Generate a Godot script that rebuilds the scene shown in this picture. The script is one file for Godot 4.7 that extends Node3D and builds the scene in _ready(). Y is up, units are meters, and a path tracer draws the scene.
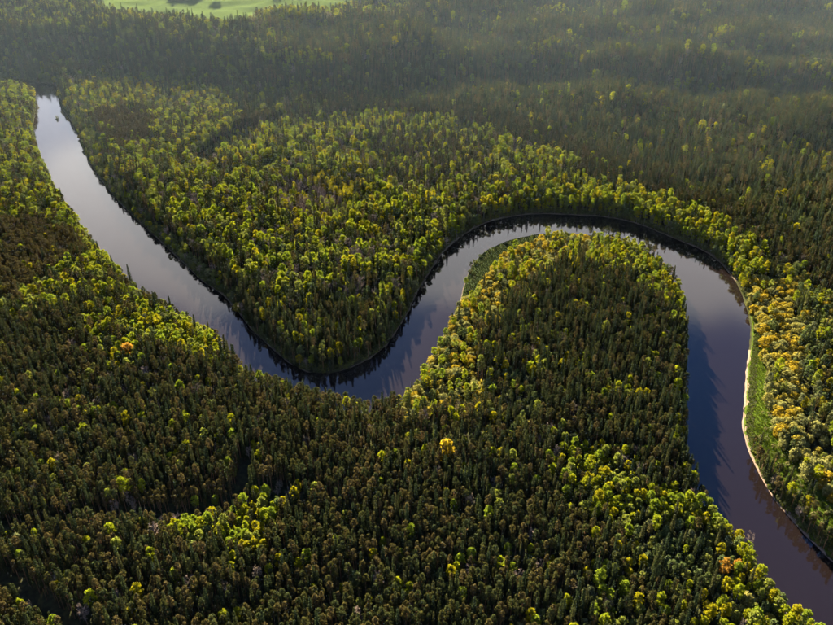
extends Node3D

# An aerial view of a river that winds through spring forest. Metres, y up; the water lies at y = 0, the camera looks towards -z.

const STEP := 6.0
const X0 := -1392.0
const Z0 := -2460.0
const NX := 465
const NZ := 391
const EYE := Vector3(0, 350, 0)
const PITCH := 31.4
const HALF_HEIGHT := 0.40064     # tangent of half the vertical field of view

static var RIVER := PackedVector2Array([Vector2(247, -274), Vector2(235, -303), Vector2(230, -316), Vector2(225, -333), Vector2(221, -352), Vector2(220, -371), Vector2(221, -393), Vector2(225, -419), Vector2(238, -451), Vector2(252, -486), Vector2(265, -516), Vector2(277, -545), Vector2(284, -569), Vector2(290, -600), Vector2(294, -629), Vector2(292, -665), Vector2(283, -692), Vector2(265, -715), Vector2(244, -742), Vector2(223, -762), Vector2(198, -772), Vector2(166, -776), Vector2(134, -779), Vector2(106, -773), Vector2(74, -756), Vector2(47, -724), Vector2(26, -686), Vector2(13, -647), Vector2(2, -612), Vector2(-7, -574), Vector2(-17, -541), Vector2(-24, -522), Vector2(-36, -504), Vector2(-52, -490), Vector2(-68, -483), Vector2(-85, -486), Vector2(-100, -498), Vector2(-117, -519), Vector2(-137, -545), Vector2(-154, -574), Vector2(-173, -603), Vector2(-198, -629), Vector2(-239, -684), Vector2(-286, -746), Vector2(-332, -808), Vector2(-363, -855), Vector2(-398, -913), Vector2(-434, -977), Vector2(-469, -1050), Vector2(-509, -1122), Vector2(-548, -1187), Vector2(-583, -1276), Vector2(-615, -1303), Vector2(-680, -1322), Vector2(-800, -1330), Vector2(-1000, -1310), Vector2(-1300, -1270), Vector2(-1300, -1225), Vector2(-1000, -1265), Vector2(-800, -1283), Vector2(-690, -1276), Vector2(-642, -1258), Vector2(-604, -1235), Vector2(-569, -1153), Vector2(-540, -1074), Vector2(-504, -997), Vector2(-459, -916), Vector2(-417, -844), Vector2(-377, -781), Vector2(-326, -707), Vector2(-287, -656), Vector2(-263, -621), Vector2(-229, -584), Vector2(-197, -556), Vector2(-165, -531), Vector2(-144, -501), Vector2(-127, -475), Vector2(-110, -466), Vector2(-87, -454), Vector2(-66, -446), Vector2(-42, -435), Vector2(-27, -435), Vector2(-12, -447), Vector2(1, -471), Vector2(9, -495), Vector2(21, -529), Vector2(28, -556), Vector2(38, -593), Vector2(44, -625), Vector2(53, -661), Vector2(69, -692), Vector2(93, -714), Vector2(124, -728), Vector2(154, -731), Vector2(186, -724), Vector2(213, -711), Vector2(228, -687), Vector2(234, -647), Vector2(237, -611), Vector2(232, -576), Vector2(224, -543), Vector2(210, -499), Vector2(197, -453), Vector2(182, -403), Vector2(177, -383), Vector2(175, -358), Vector2(178, -333), Vector2(184, -318), Vector2(188, -308), Vector2(189, -290), Vector2(192, -275), Vector2(195, -268), Vector2(201, -262), Vector2(212, -252), Vector2(228, -236)])
static var FOOT := PackedVector2Array([Vector2(-1085, -1352), Vector2(-829, -1352), Vector2(-690, -1352), Vector2(-600, -1352), Vector2(-474, -1300), Vector2(-345, -1241), Vector2(-240, -1187), Vector2(-131, -1166), Vector2(-25, -1146), Vector2(78, -1112), Vector2(156, -1045), Vector2(214, -944), Vector2(271, -846), Vector2(315, -803), Vector2(349, -743), Vector2(375, -679), Vector2(396, -602), Vector2(440, -476)])
static var RAVINE := PackedVector2Array([Vector2(-265, -1145), Vector2(-168, -1124), Vector2(-103, -1119), Vector2(-37, -1166), Vector2(37, -1259), Vector2(199, -1277), Vector2(318, -1234), Vector2(429, -1188), Vector2(611, -1145), Vector2(830, -1104)])
static var SIDE_RAVINE := PackedVector2Array([Vector2(166, -1272), Vector2(147, -1420), Vector2(26, -1545), Vector2(-76, -1723)])
static var FIELD := PackedVector2Array([Vector2(-683, -1698), Vector2(-585, -1623), Vector2(-482, -1573), Vector2(-392, -1516), Vector2(-335, -1507), Vector2(-296, -1573), Vector2(-243, -1573), Vector2(-174, -1655), Vector2(-136, -1744), Vector2(-136, -2012), Vector2(-300, -2176), Vector2(-919, -2176)])
static var NEAR_LAND := PackedVector2Array([Vector2(-1300, -1225), Vector2(-1000, -1265), Vector2(-800, -1283), Vector2(-690, -1276), Vector2(-642, -1258), Vector2(-604, -1235), Vector2(-569, -1153), Vector2(-540, -1074), Vector2(-504, -997), Vector2(-459, -916), Vector2(-417, -844), Vector2(-377, -781), Vector2(-326, -707), Vector2(-287, -656), Vector2(-263, -621), Vector2(-229, -584), Vector2(-197, -556), Vector2(-165, -531), Vector2(-144, -501), Vector2(-127, -475), Vector2(-110, -466), Vector2(-87, -454), Vector2(-66, -446), Vector2(-42, -435), Vector2(-27, -435), Vector2(-12, -447), Vector2(1, -471), Vector2(9, -495), Vector2(21, -529), Vector2(28, -556), Vector2(38, -593), Vector2(44, -625), Vector2(53, -661), Vector2(69, -692), Vector2(93, -714), Vector2(124, -728), Vector2(154, -731), Vector2(186, -724), Vector2(213, -711), Vector2(228, -687), Vector2(234, -647), Vector2(237, -611), Vector2(232, -576), Vector2(224, -543), Vector2(210, -499), Vector2(197, -453), Vector2(182, -403), Vector2(177, -383), Vector2(175, -358), Vector2(178, -333), Vector2(184, -318), Vector2(188, -308), Vector2(189, -290), Vector2(192, -275), Vector2(195, -268), Vector2(201, -262), Vector2(212, -252), Vector2(228, -236), Vector2(400, -150), Vector2(400, 400), Vector2(-1500, 400), Vector2(-1500, -1225)])
static var RIDES := [PackedVector2Array([Vector2(-273, -313), Vector2(-241, -318), Vector2(-208, -323), Vector2(-175, -328), Vector2(-140, -330), Vector2(-114, -334), Vector2(-108, -347), Vector2(-107, -375)]), PackedVector2Array([Vector2(-247, -295), Vector2(-211, -277), Vector2(-184, -261), Vector2(-157, -243)])]

var bank_grid := PackedFloat32Array()    # distance to the water's edge, positive on land
var height_grid := PackedFloat32Array()
var rolling := FastNoiseLite.new()
var lumps := FastNoiseLite.new()
var patchy := FastNoiseLite.new()
var kinds := {}
var names_used := {}


func _ready() -> void:
	# ---- camera, sky, sun, exposure
	var camera := Camera3D.new()
	camera.name = "camera"
	add_child(camera)
	camera.position = EYE
	camera.rotation_degrees = Vector3(-PITCH, 0, 0)
	camera.fov = 43.65
	camera.near = 1.0
	camera.far = 30000.0
	camera.current = true
	var sun_height := deg_to_rad(16.5)
	var sun_turn := deg_to_rad(-9.0)
	var to_sun := Vector3(sin(sun_turn) * cos(sun_height), sin(sun_height), -cos(sun_turn) * cos(sun_height))
	var sun := DirectionalLight3D.new()
	sun.name = "sun"
	add_child(sun)
	sun.look_at_from_position(Vector3.ZERO, -to_sun, Vector3.UP)
	sun.light_energy = 1.6
	sun.light_color = Color(1.0, 0.93, 0.80)
	sun.light_angular_distance = 0.5
	sun.shadow_enabled = true
	var around := WorldEnvironment.new()
	around.name = "environment"
	var env := Environment.new()
	env.background_mode = Environment.BG_SKY
	env.sky = Sky.new()
	env.sky.sky_material = make_sky(to_sun)
	env.background_energy_multiplier = 0.08
	env.tonemap_mode = Environment.TONE_MAPPER_LINEAR
	env.tonemap_exposure = 18.0
	env.sdfgi_enabled = true
	env.ssao_enabled = true
	env.ssil_enabled = true
	env.fog_enabled = true
	env.fog_density = 0.000002
	env.fog_light_color = Color(0.72, 0.86, 1.0)
	env.volumetric_fog_enabled = true
	env.volumetric_fog_density = 0.0
	around.environment = env
	add_child(around)

	# ---- the lie of the land
	rolling.seed = 5
	rolling.frequency = 1.0 / 260.0
	rolling.fractal_octaves = 2
	rolling.fractal_gain = 0.75
	lumps.seed = 11
	lumps.frequency = 1.0 / 34.0
	lumps.fractal_octaves = 2
	patchy.seed = 23
	patchy.frequency = 1.0 / 90.0
	patchy.fractal_octaves = 3
	measure_banks()
	shape_land()
	build_ground()
	build_river()
	build_banks()
	build_field()
	var mist := FogVolume.new()     # the thicker air that lies over the far end of the valley
	mist.name = "haze"
	mist.size = Vector3(6000, 190, 3000)
	mist.position = Vector3(0, 90, -2270)
	var air := FogMaterial.new()
	air.density = 0.000023
	air.albedo = Color(0.80, 0.90, 1.0)
	mist.material = air
	mist.set_meta("kind", "stuff")
	mist.set_meta("label", "thin pale haze over the far end of the valley")
	mist.set_meta("category", "haze")
	add_child(mist)

	# ---- trees
	make_kinds()
	plant()
	special_trees()


func make_sky(to_sun: Vector3) -> PanoramaSkyMaterial:
	var wide := 1024
	var high := 512
	var noise := FastNoiseLite.new()
	noise.seed = 576
	noise.frequency = 0.62
	noise.fractal_octaves = 5
	var data := PackedFloat32Array()
	data.resize(wide * high * 4)
	for j in high:
		var up := (0.5 - (j + 0.5) / high) * PI
		var sy := sin(up)
		for i in wide:
			var round_ := (i + 0.5) / wide * TAU     # the panorama's left edge faces -z
			var d := Vector3(sin(round_) * cos(up), sy, -cos(round_) * cos(up))
			var y := maxf(sy, 0.0)
			var c := Vector3(1.95, 1.98, 2.06).lerp(Vector3(0.06, 0.21, 0.64), clampf(y * 1.95, 0, 1)).lerp(Vector3(0.035, 0.12, 0.40), smoothstep(0.55, 0.85, y))
			var p := Vector2(d.x, d.z) / (y + 0.12)
			var n := noise.get_noise_2d(p.x, p.y) * 0.5 + 0.5
			var thick := smoothstep(0.495, 0.575, n) * smoothstep(0.0, 0.06, sy)
			c = c.lerp(Vector3(2.0, 1.96, 1.94).lerp(Vector3(1.5, 1.46, 1.48), smoothstep(0.3, 0.5, sy)), thick * 0.85 * (1.0 - smoothstep(0.50, 0.57, sy)))
			var away := rad_to_deg(acos(clampf(d.dot(to_sun), -1, 1)))
			c += Vector3(1.0, 0.86, 0.68) * (0.9 * exp(-away / 8.0) + 0.35 * exp(-away / 14.0))
			if sy < 0.0:
				c = Vector3(0.10, 0.11, 0.08)
			var at := (j * wide + i) * 4
			data[at] = c.x
			data[at + 1] = c.y
			data[at + 2] = c.z
			data[at + 3] = 1.0
	var sky := PanoramaSkyMaterial.new()
	sky.panorama = ImageTexture.create_from_image(Image.create_from_data(wide, high, false, Image.FORMAT_RGBAF, data.to_byte_array()))
	return sky


# ------------------------------------------------------------------ land

func measure_banks() -> void:
	bank_grid.resize(NX * NZ)
	bank_grid.fill(90.0)
	var n := RIVER.size()
	for k in n:
		var a := RIVER[k]
		var b := RIVER[(k + 1) % n]
		var i0 := maxi(0, int((minf(a.x, b.x) - 90.0 - X0) / STEP))
		var i1 := mini(NX - 1, int((maxf(a.x, b.x) + 90.0 - X0) / STEP) + 1)
		var j0 := maxi(0, int((minf(a.y, b.y) - 90.0 - Z0) / STEP))
		var j1 := mini(NZ - 1, int((maxf(a.y, b.y) + 90.0 - Z0) / STEP) + 1)
		var ab := b - a
		var long := ab.length_squared()
		for j in range(j0, j1 + 1):
			for i in range(i0, i1 + 1):
				var p := Vector2(X0 + i * STEP, Z0 + j * STEP)
				var t := clampf((p - a).dot(ab) / long, 0.0, 1.0)
				var d := p.distance_to(a + ab * t)
				if d < bank_grid[j * NX + i]:
					bank_grid[j * NX + i] = d
	for j in NZ:
		for i in NX:
			if bank_grid[j * NX + i] < 89.0 and Geometry2D.is_point_in_polygon(Vector2(X0 + i * STEP, Z0 + j * STEP), RIVER):
				bank_grid[j * NX + i] *= -1.0


func polyline_z(line: PackedVector2Array, x: float) -> Vector2:   # z and slope of a line that runs along x
	for k in line.size() - 1:
		if x < line[k + 1].x or k == line.size() - 2:
			var m := (line[k + 1].y - line[k].y) / (line[k + 1].x - line[k].x)
			return Vector2(line[k].y + m * (x - line[k].x), m)
	return Vector2.ZERO


func distance_to_line(line: PackedVector2Array, p: Vector2) -> float:
	var best := 1e9
	for k in line.size() - 1:
		best = minf(best, p.distance_to(Geometry2D.get_closest_point_to_segment(p, line[k], line[k + 1])))
	return best


func beyond_foot(x: float, z: float) -> float:   # how far into the hills
	var f := polyline_z(FOOT, x)
	return (f.x - z) / sqrt(1.0 + f.y * f.y)


func land_height(x: float, z: float, bank: float) -> float:
	var h := 0.0
	if bank < 0.0:
		h = maxf(-3.0, bank * 0.4)
	else:
		h = minf(1.5, bank * 0.25) + smoothstep(6.0, 60.0, bank) * 1.6
	h += rolling.get_noise_2d(x * 2.2, z * 2.2) * 3.2 * smoothstep(20.0, 90.0, bank)
	var into := beyond_foot(x, z)
	if into > 0.0:
		var wide := lerpf(120.0, 290.0, smoothstep(-250.0, 250.0, x))
		h += lerpf(42.0, 21.0, smoothstep(-150.0, 350.0, x)) * smoothstep(0.0, wide, into)
		var open := smoothstep(0.75, 1.3, Vector2((x + 420.0) / 400.0, (z + 1900.0) / 330.0).length())     # the field lies flat
		h += (rolling.get_noise_2d(x, z + 900.0) * lerpf(7.0, 29.0, open) + 3.0) * smoothstep(60.0, 300.0, into)
		if z < -1050.0:
			h -= 24.0 * (1.0 - smoothstep(12.0, 95.0, distance_to_line(RAVINE, Vector2(x, z)))) * smoothstep(0.0, 90.0, into)
			h -= 16.0 * (1.0 - smoothstep(10.0, 80.0, distance_to_line(SIDE_RAVINE, Vector2(x, z)))) * smoothstep(0.0, 90.0, into)
	return h


func shape_land() -> void:
	height_grid.resize(NX * NZ)
	for j in NZ:
		for i in NX:
			height_grid[j * NX + i] = land_height(X0 + i * STEP, Z0 + j * STEP, bank_grid[j * NX + i])


func sample(grid: PackedFloat32Array, x: float, z: float) -> float:
	var u := clampf((x - X0) / STEP, 0.0, NX - 1.001)
	var v := clampf((z - Z0) / STEP, 0.0, NZ - 1.001)
	var i := int(u)
	var j := int(v)
	u -= i
	v -= j
	var at := j * NX + i
	return lerpf(lerpf(grid[at], grid[at + 1], u), lerpf(grid[at + NX], grid[at + NX + 1], u), v)


func structure(called: String, mesh: Mesh, material: Material, label: String) -> MeshInstance3D:
	var o := MeshInstance3D.new()
	o.name = called
	o.mesh = mesh
	o.material_override = material
	o.set_meta("kind", "structure")
	o.set_meta("label", label)
	o.set_meta("category", called.replace("_", " "))
	add_child(o, true)
	return o


func paint(c: Color, rough := 0.9) -> StandardMaterial3D:   # c holds linear base colour
	var m := StandardMaterial3D.new()
	m.albedo_color = c.linear_to_srgb()
	m.roughness = rough
	m.specular_mode = BaseMaterial3D.SPECULAR_DISABLED
	return m


func mottled(dark: Color, light: Color, wave: float, seed_: int) -> StandardMaterial3D:
	var n := FastNoiseLite.new()
	n.seed = seed_
	n.frequency = 0.03
	n.fractal_octaves = 5
	var g := Gradient.new()
	g.set_color(0, dark.linear_to_srgb())
	g.set_color(1, light.linear_to_srgb())
	g.set_offset(0, 0.25)
	g.set_offset(1, 0.75)
	var t := NoiseTexture2D.new()
	t.width = 512
	t.height = 512
	t.seamless = true
	t.noise = n
	t.color_ramp = g
	var m := StandardMaterial3D.new()
	m.albedo_texture = t
	m.roughness = 0.95
	m.specular_mode = BaseMaterial3D.SPECULAR_DISABLED
	m.uv1_triplanar = true
	m.uv1_world_triplanar = true
	m.uv1_scale = Vector3.ONE / wave
	return m


func build_ground() -> void:
	var xs := PackedFloat32Array()
	var zs := PackedFloat32Array()
	for far in [5000.0, 3500.0, 2400.0, 1800.0]:
		xs.append(-far)
	for i in NX:
		xs.append(X0 + i * STEP)
	for far in [1800.0, 2400.0, 3500.0, 5000.0]:
		xs.append(far)
	for far in [7000.0, 5500.0, 4000.0, 3100.0]:
		zs.append(-far)
	for j in NZ:
		zs.append(Z0 + j * STEP)
	for far in [150.0, 500.0, 1500.0]:
		zs.append(far)
	var v := PackedVector3Array()
	for z in zs:
		for x in xs:
			v.append(Vector3(x, sample(height_grid, x, z), z))
	var idx := PackedInt32Array()
	var w := xs.size()
	for j in zs.size() - 1:
		for i in w - 1:
			var a := j * w + i
			idx.append_array(PackedInt32Array([a, a + 1, a + w, a + 1, a + w + 1, a + w]))
	structure("ground", smooth_mesh(v, idx), mottled(Color(0.016, 0.015, 0.008), Color(0.030, 0.034, 0.014), 60.0, 3), "dark forest floor under the trees, flat by the river and hilly beyond")


func smooth_mesh(v: PackedVector3Array, idx: PackedInt32Array) -> ArrayMesh:
	var n := PackedVector3Array()
	n.resize(v.size())
	for k in range(0, idx.size(), 3):
		var f := (v[idx[k + 2]] - v[idx[k]]).cross(v[idx[k + 1]] - v[idx[k]])
		for e in 3:
			n[idx[k + e]] += f
	for k in n.size():
		n[k] = n[k].normalized()
	var arrays := []
	arrays.resize(Mesh.ARRAY_MAX)
	arrays[Mesh.ARRAY_VERTEX] = v
	arrays[Mesh.ARRAY_NORMAL] = n
	arrays[Mesh.ARRAY_INDEX] = idx
	var m := ArrayMesh.new()
	m.add_surface_from_arrays(Mesh.PRIMITIVE_TRIANGLES, arrays)
	return m


func build_river() -> void:
	var m := StandardMaterial3D.new()
	m.albedo_color = Color(0.0048, 0.0032, 0.0031).linear_to_srgb()
	m.roughness = 0.07
	m.metallic_specular = 0.45
	var n := FastNoiseLite.new()
	n.seed = 2
	n.frequency = 0.02
	n.fractal_octaves = 4
	var t := NoiseTexture2D.new()
	t.width = 512
	t.height = 512
	t.seamless = true
	t.as_normal_map = true
	t.bump_strength = 1.2
	t.noise = n
	m.normal_enabled = true
	m.normal_texture = t
	m.normal_scale = 0.05
	m.uv1_triplanar = true
	m.uv1_world_triplanar = true
	m.uv1_scale = Vector3.ONE / 70.0
	# the sheet of water reaches a little under the banks
	var v := PackedVector3Array()
	var idx := PackedInt32Array()
	var tri := Geometry2D.triangulate_polygon(Geometry2D.offset_polygon(RIVER, 9.0)[0])
	for p in Geometry2D.offset_polygon(RIVER, 9.0)[0]:
		v.append(Vector3(p.x, 0, p.y))
	for k in range(0, tri.size(), 3):
		var a := v[tri[k]]
		var up := (v[tri[k + 2]] - a).cross(v[tri[k + 1]] - a).y > 0.0
		idx.append_array(PackedInt32Array([tri[k], tri[k + 1], tri[k + 2]] if up else [tri[k], tri[k + 2], tri[k + 1]]))
	structure("river", smooth_mesh(v, idx), m, "calm dark river winding in two wide bends and mirroring the sky")


func along(line: PackedVector2Array, every: float) -> PackedVector2Array:
	var c := Curve2D.new()
	for k in line.size():
		var t := (line[mini(k + 1, line.size() - 1)] - line[maxi(k - 1, 0)]) * 0.16
		c.add_point(line[k], -t, t)
	c.bake_interval = every
	return c.get_baked_points()


func strip(line: PackedVector2Array, offsets: Array, lift: float, ragged: float) -> ArrayMesh:   # a sheet laid on the ground along a line; the offsets run to the left of it
	var p := along(line, 2.5)
	var v := PackedVector3Array()
	var idx := PackedInt32Array()
	var w := offsets.size()
	for k in p.size():
		var d := (p[mini(k + 1, p.size() - 1)] - p[maxi(k - 1, 0)]).normalized()
		var side := Vector2(-d.y, d.x)
		var wide := 1.0 + ragged * lumps.get_noise_2d(p[k].x * 3.0, p[k].y * 3.0)
		for o in offsets:
			var q: Vector2 = p[k] + side * float(o) * (wide if float(o) > 0.0 else 1.0)
			v.append(Vector3(q.x, sample(height_grid, q.x, q.y) + lift, q.y))
	for k in p.size() - 1:
		for i in w - 1:
			var a := k * w + i
			var up := (v[a + 1] - v[a]).cross(v[a + w] - v[a]).y < 0.0
			idx.append_array(PackedInt32Array([a, a + 1, a + w, a + 1, a + w + 1, a + w] if up else [a, a + w, a + 1, a + 1, a + w, a + w + 1]))
	return smooth_mesh(v, idx)


func build_field() -> void:
	var v := PackedVector3Array()
	var idx := PackedInt32Array()
	var at := {}
	for j in NZ - 1:
		for i in NX - 1:
			if Geometry2D.is_point_in_polygon(Vector2(X0 + (i + 0.5) * STEP, Z0 + (j + 0.5) * STEP), FIELD):
				var c := PackedInt32Array()
				for o in [[0, 0], [1, 0], [0, 1], [1, 1]]:
					var key: int = (j + o[1]) * NX + i + o[0]
					if not at.has(key):
						at[key] = v.size()
						v.append(Vector3(X0 + (i + o[0]) * STEP, height_grid[key] + 0.3, Z0 + (j + o[1]) * STEP))
					c.append(at[key])
				idx.append_array(PackedInt32Array([c[0], c[1], c[2], c[1], c[3], c[2]]))
	structure("field", smooth_mesh(v, idx), mottled(Color(0.030, 0.046, 0.013), Color(0.040, 0.056, 0.016), 160.0, 9), "sunlit pale green crop field beyond the forest")


func build_banks() -> void:
	var sand := mottled(Color(0.09, 0.065, 0.05), Color(0.17, 0.125, 0.098), 14.0, 31)
	structure("sand_bank", strip(RIVER.slice(0, 11), [-0.5, 0.0, 0.8, 2.0], 0.10, 1.4), sand, "pale eroded sand bank along the grassy river edge")
	var mud := mottled(Color(0.045, 0.035, 0.024), Color(0.10, 0.08, 0.06), 18.0, 37)
	structure("shore", strip(RIVER.slice(14, 52), [-0.4, 0.0, 0.6, 1.2], 0.08, 0.9), mud, "narrow bare brown shore below the trees of the far bank")
	structure("shore", strip(RIVER.slice(86, 98), [-0.4, 0.0, 0.8], 0.08, 0.5), mud, "narrow pale shore around the tip of the wooded peninsula")
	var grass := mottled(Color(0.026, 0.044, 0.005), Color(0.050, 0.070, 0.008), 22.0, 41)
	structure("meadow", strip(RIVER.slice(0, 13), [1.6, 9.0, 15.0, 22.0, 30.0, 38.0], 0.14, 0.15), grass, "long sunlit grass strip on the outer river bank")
	structure("meadow", strip(RIVER.slice(85, 99), [1.0, 5.0, 10.0, 15.0, 20.0], 0.12, 0.15), mottled(Color(0.016, 0.023, 0.009), Color(0.026, 0.034, 0.013), 22.0, 43), "shaded green meadow around the tip of the wooded peninsula")  # the shadow over this meadow is put into its darker grass colour
	# tufts of grass on both
	var st := SurfaceTool.new()
	st.begin(Mesh.PRIMITIVE_TRIANGLES)
	var rng := RandomNumberGenerator.new()
	rng.seed = 4
	for k in 9:
		var a := rng.randf() * TAU
		var r := rng.randf() * 0.35
		var foot := Vector3(cos(a) * r, 0, sin(a) * r)
		var b := rng.randf() * TAU
		var half := Vector3(cos(b), 0, sin(b)) * 0.11
		var tip := foot + Vector3(cos(a) * 0.25, rng.randf_range(0.45, 0.95), sin(a) * 0.25)
		for p in [foot - half, tip, foot + half]:
			st.add_vertex(p)
	st.generate_normals()
	var tuft := st.commit()
	for stretch in [[0, 13, 2.5, 26.0, Color(0.055, 0.08, 0.007), "grass tufts of the sunlit strip on the outer bank"], [85, 99, 1.5, 19.0, Color(0.022, 0.031, 0.010), "grass tufts of the shaded meadow on the peninsula"]]:  # the peninsula tufts are coloured darker to stand for shade
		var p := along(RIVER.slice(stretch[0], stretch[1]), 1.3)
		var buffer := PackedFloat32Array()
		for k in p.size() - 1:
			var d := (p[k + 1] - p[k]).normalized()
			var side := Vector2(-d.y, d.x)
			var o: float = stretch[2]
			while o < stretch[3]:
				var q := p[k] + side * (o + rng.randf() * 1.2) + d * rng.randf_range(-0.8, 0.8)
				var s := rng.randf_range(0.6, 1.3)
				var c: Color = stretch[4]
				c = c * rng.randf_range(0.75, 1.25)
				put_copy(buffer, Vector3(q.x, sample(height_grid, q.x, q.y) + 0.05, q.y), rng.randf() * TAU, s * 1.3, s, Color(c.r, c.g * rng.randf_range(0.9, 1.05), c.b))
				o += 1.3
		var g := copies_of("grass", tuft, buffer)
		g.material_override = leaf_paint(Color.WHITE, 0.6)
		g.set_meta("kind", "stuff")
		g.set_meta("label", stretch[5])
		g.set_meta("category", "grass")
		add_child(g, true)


func put_copy(buffer: PackedFloat32Array, at: Vector3, turn: float, wide: float, high: float, c: Color) -> void:
	var cs := cos(turn) * wide
	var sn := sin(turn) * wide
	buffer.append_array(PackedFloat32Array([cs, 0, sn, at.x, 0, high, 0, at.y, -sn, 0, cs, at.z, c.r, c.g, c.b, 1.0]))


func copies_of(called: String, mesh: Mesh, buffer: PackedFloat32Array) -> MultiMeshInstance3D:
	var mm := MultiMesh.new()
	mm.transform_format = MultiMesh.TRANSFORM_3D
	mm.use_colors = true
	mm.mesh = mesh
	mm.instance_count = buffer.size() / 16
	mm.buffer = buffer
	var o := MultiMeshInstance3D.new()
	o.name = called
	o.multimesh = mm
	return o


# ------------------------------------------------------------------ trees

func leaf_paint(c: Color, through: float) -> StandardMaterial3D:
	var m := StandardMaterial3D.new()
	m.albedo_color = c.linear_to_srgb()
	m.vertex_color_use_as_albedo = true
	m.roughness = 0.75
	m.specular_mode = BaseMaterial3D.SPECULAR_DISABLED
	m.cull_mode = BaseMaterial3D.CULL_DISABLED
	m.backlight_enabled = through > 0.0
	m.backlight = Color(through, through, through)
	return m


func arrays_of(v: PackedVector3Array, n: PackedVector3Array, c: PackedColorArray, idx: PackedInt32Array) -> Array:
	var a := []
	a.resize(Mesh.ARRAY_MAX)
	a[Mesh.ARRAY_VERTEX] = v
	a[Mesh.ARRAY_NORMAL] = n
	a[Mesh.ARRAY_COLOR] = c
	a[Mesh.ARRAY_INDEX] = idx
	return a


class Leaves:
	var v := PackedVector3Array()
	var n := PackedVector3Array()
	var c := PackedColorArray()
	var idx := PackedInt32Array()
	func leaf(at: Vector3, normal: Vector3, along_: Vector3, long: float, wide: float, tone: Color) -> void:
		var t := (along_ - normal * along_.dot(normal)).normalized()
		var b := normal.cross(t)
		var k := v.size()
		for p in [at - t * long * 0.5, at + b * wide * 0.5, at + t * long * 0.5, at - b * wide * 0.5]:
			v.append(p)
			n.append(normal)
			c.append(tone)
		idx.append_array(PackedInt32Array([k, k + 1, k + 2, k, k + 2, k + 3]))


func any_way(rng: RandomNumberGenerator) -> Vector3:
	var y := rng.randf_range(-1, 1)
	var a := rng.randf() * TAU
	var r := sqrt(1.0 - y * y)
	return Vector3(cos(a) * r, y, sin(a) * r)


func clump(l: Leaves, rng: RandomNumberGenerator, at: Vector3, r: float, count: int, size: float, middle: Vector3, flat := 0.8) -> void:
	var tone := rng.randf_range(0.8, 1.2)
	for k in count:
		var d := any_way(rng)
		var p := at + d * Vector3(1, flat, 1) * r * pow(rng.randf(), 0.4)
		var normal := ((p - middle).normalized() * 0.55 + d * 0.45 + any_way(rng) * 0.65).normalized()
		var s := size * rng.randf_range(0.7, 1.3)
		var u := tone * rng.randf_range(0.88, 1.12)
		l.leaf(p, normal, any_way(rng), s * 1.25, s, Color(u, u, u))


func limb(st: SurfaceTool, a: Vector3, b: Vector3, ra: float, rb: float, sides: int) -> void:
	var d := (b - a).normalized()
	var x := d.cross(Vector3.RIGHT if absf(d.x) < 0.8 else Vector3.UP).normalized()
	var y := d.cross(x)
	for k in sides:
		var p := TAU * k / sides
		var q := TAU * (k + 1) / sides
		var a0 := a + (x * cos(p) + y * sin(p)) * ra
		var a1 := a + (x * cos(q) + y * sin(q)) * ra
		var b0 := b + (x * cos(p) + y * sin(p)) * rb
		var b1 := b + (x * cos(q) + y * sin(q)) * rb
		for t in [a0, a1, b0, a1, b1, b0]:
			st.add_vertex(t)


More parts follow.
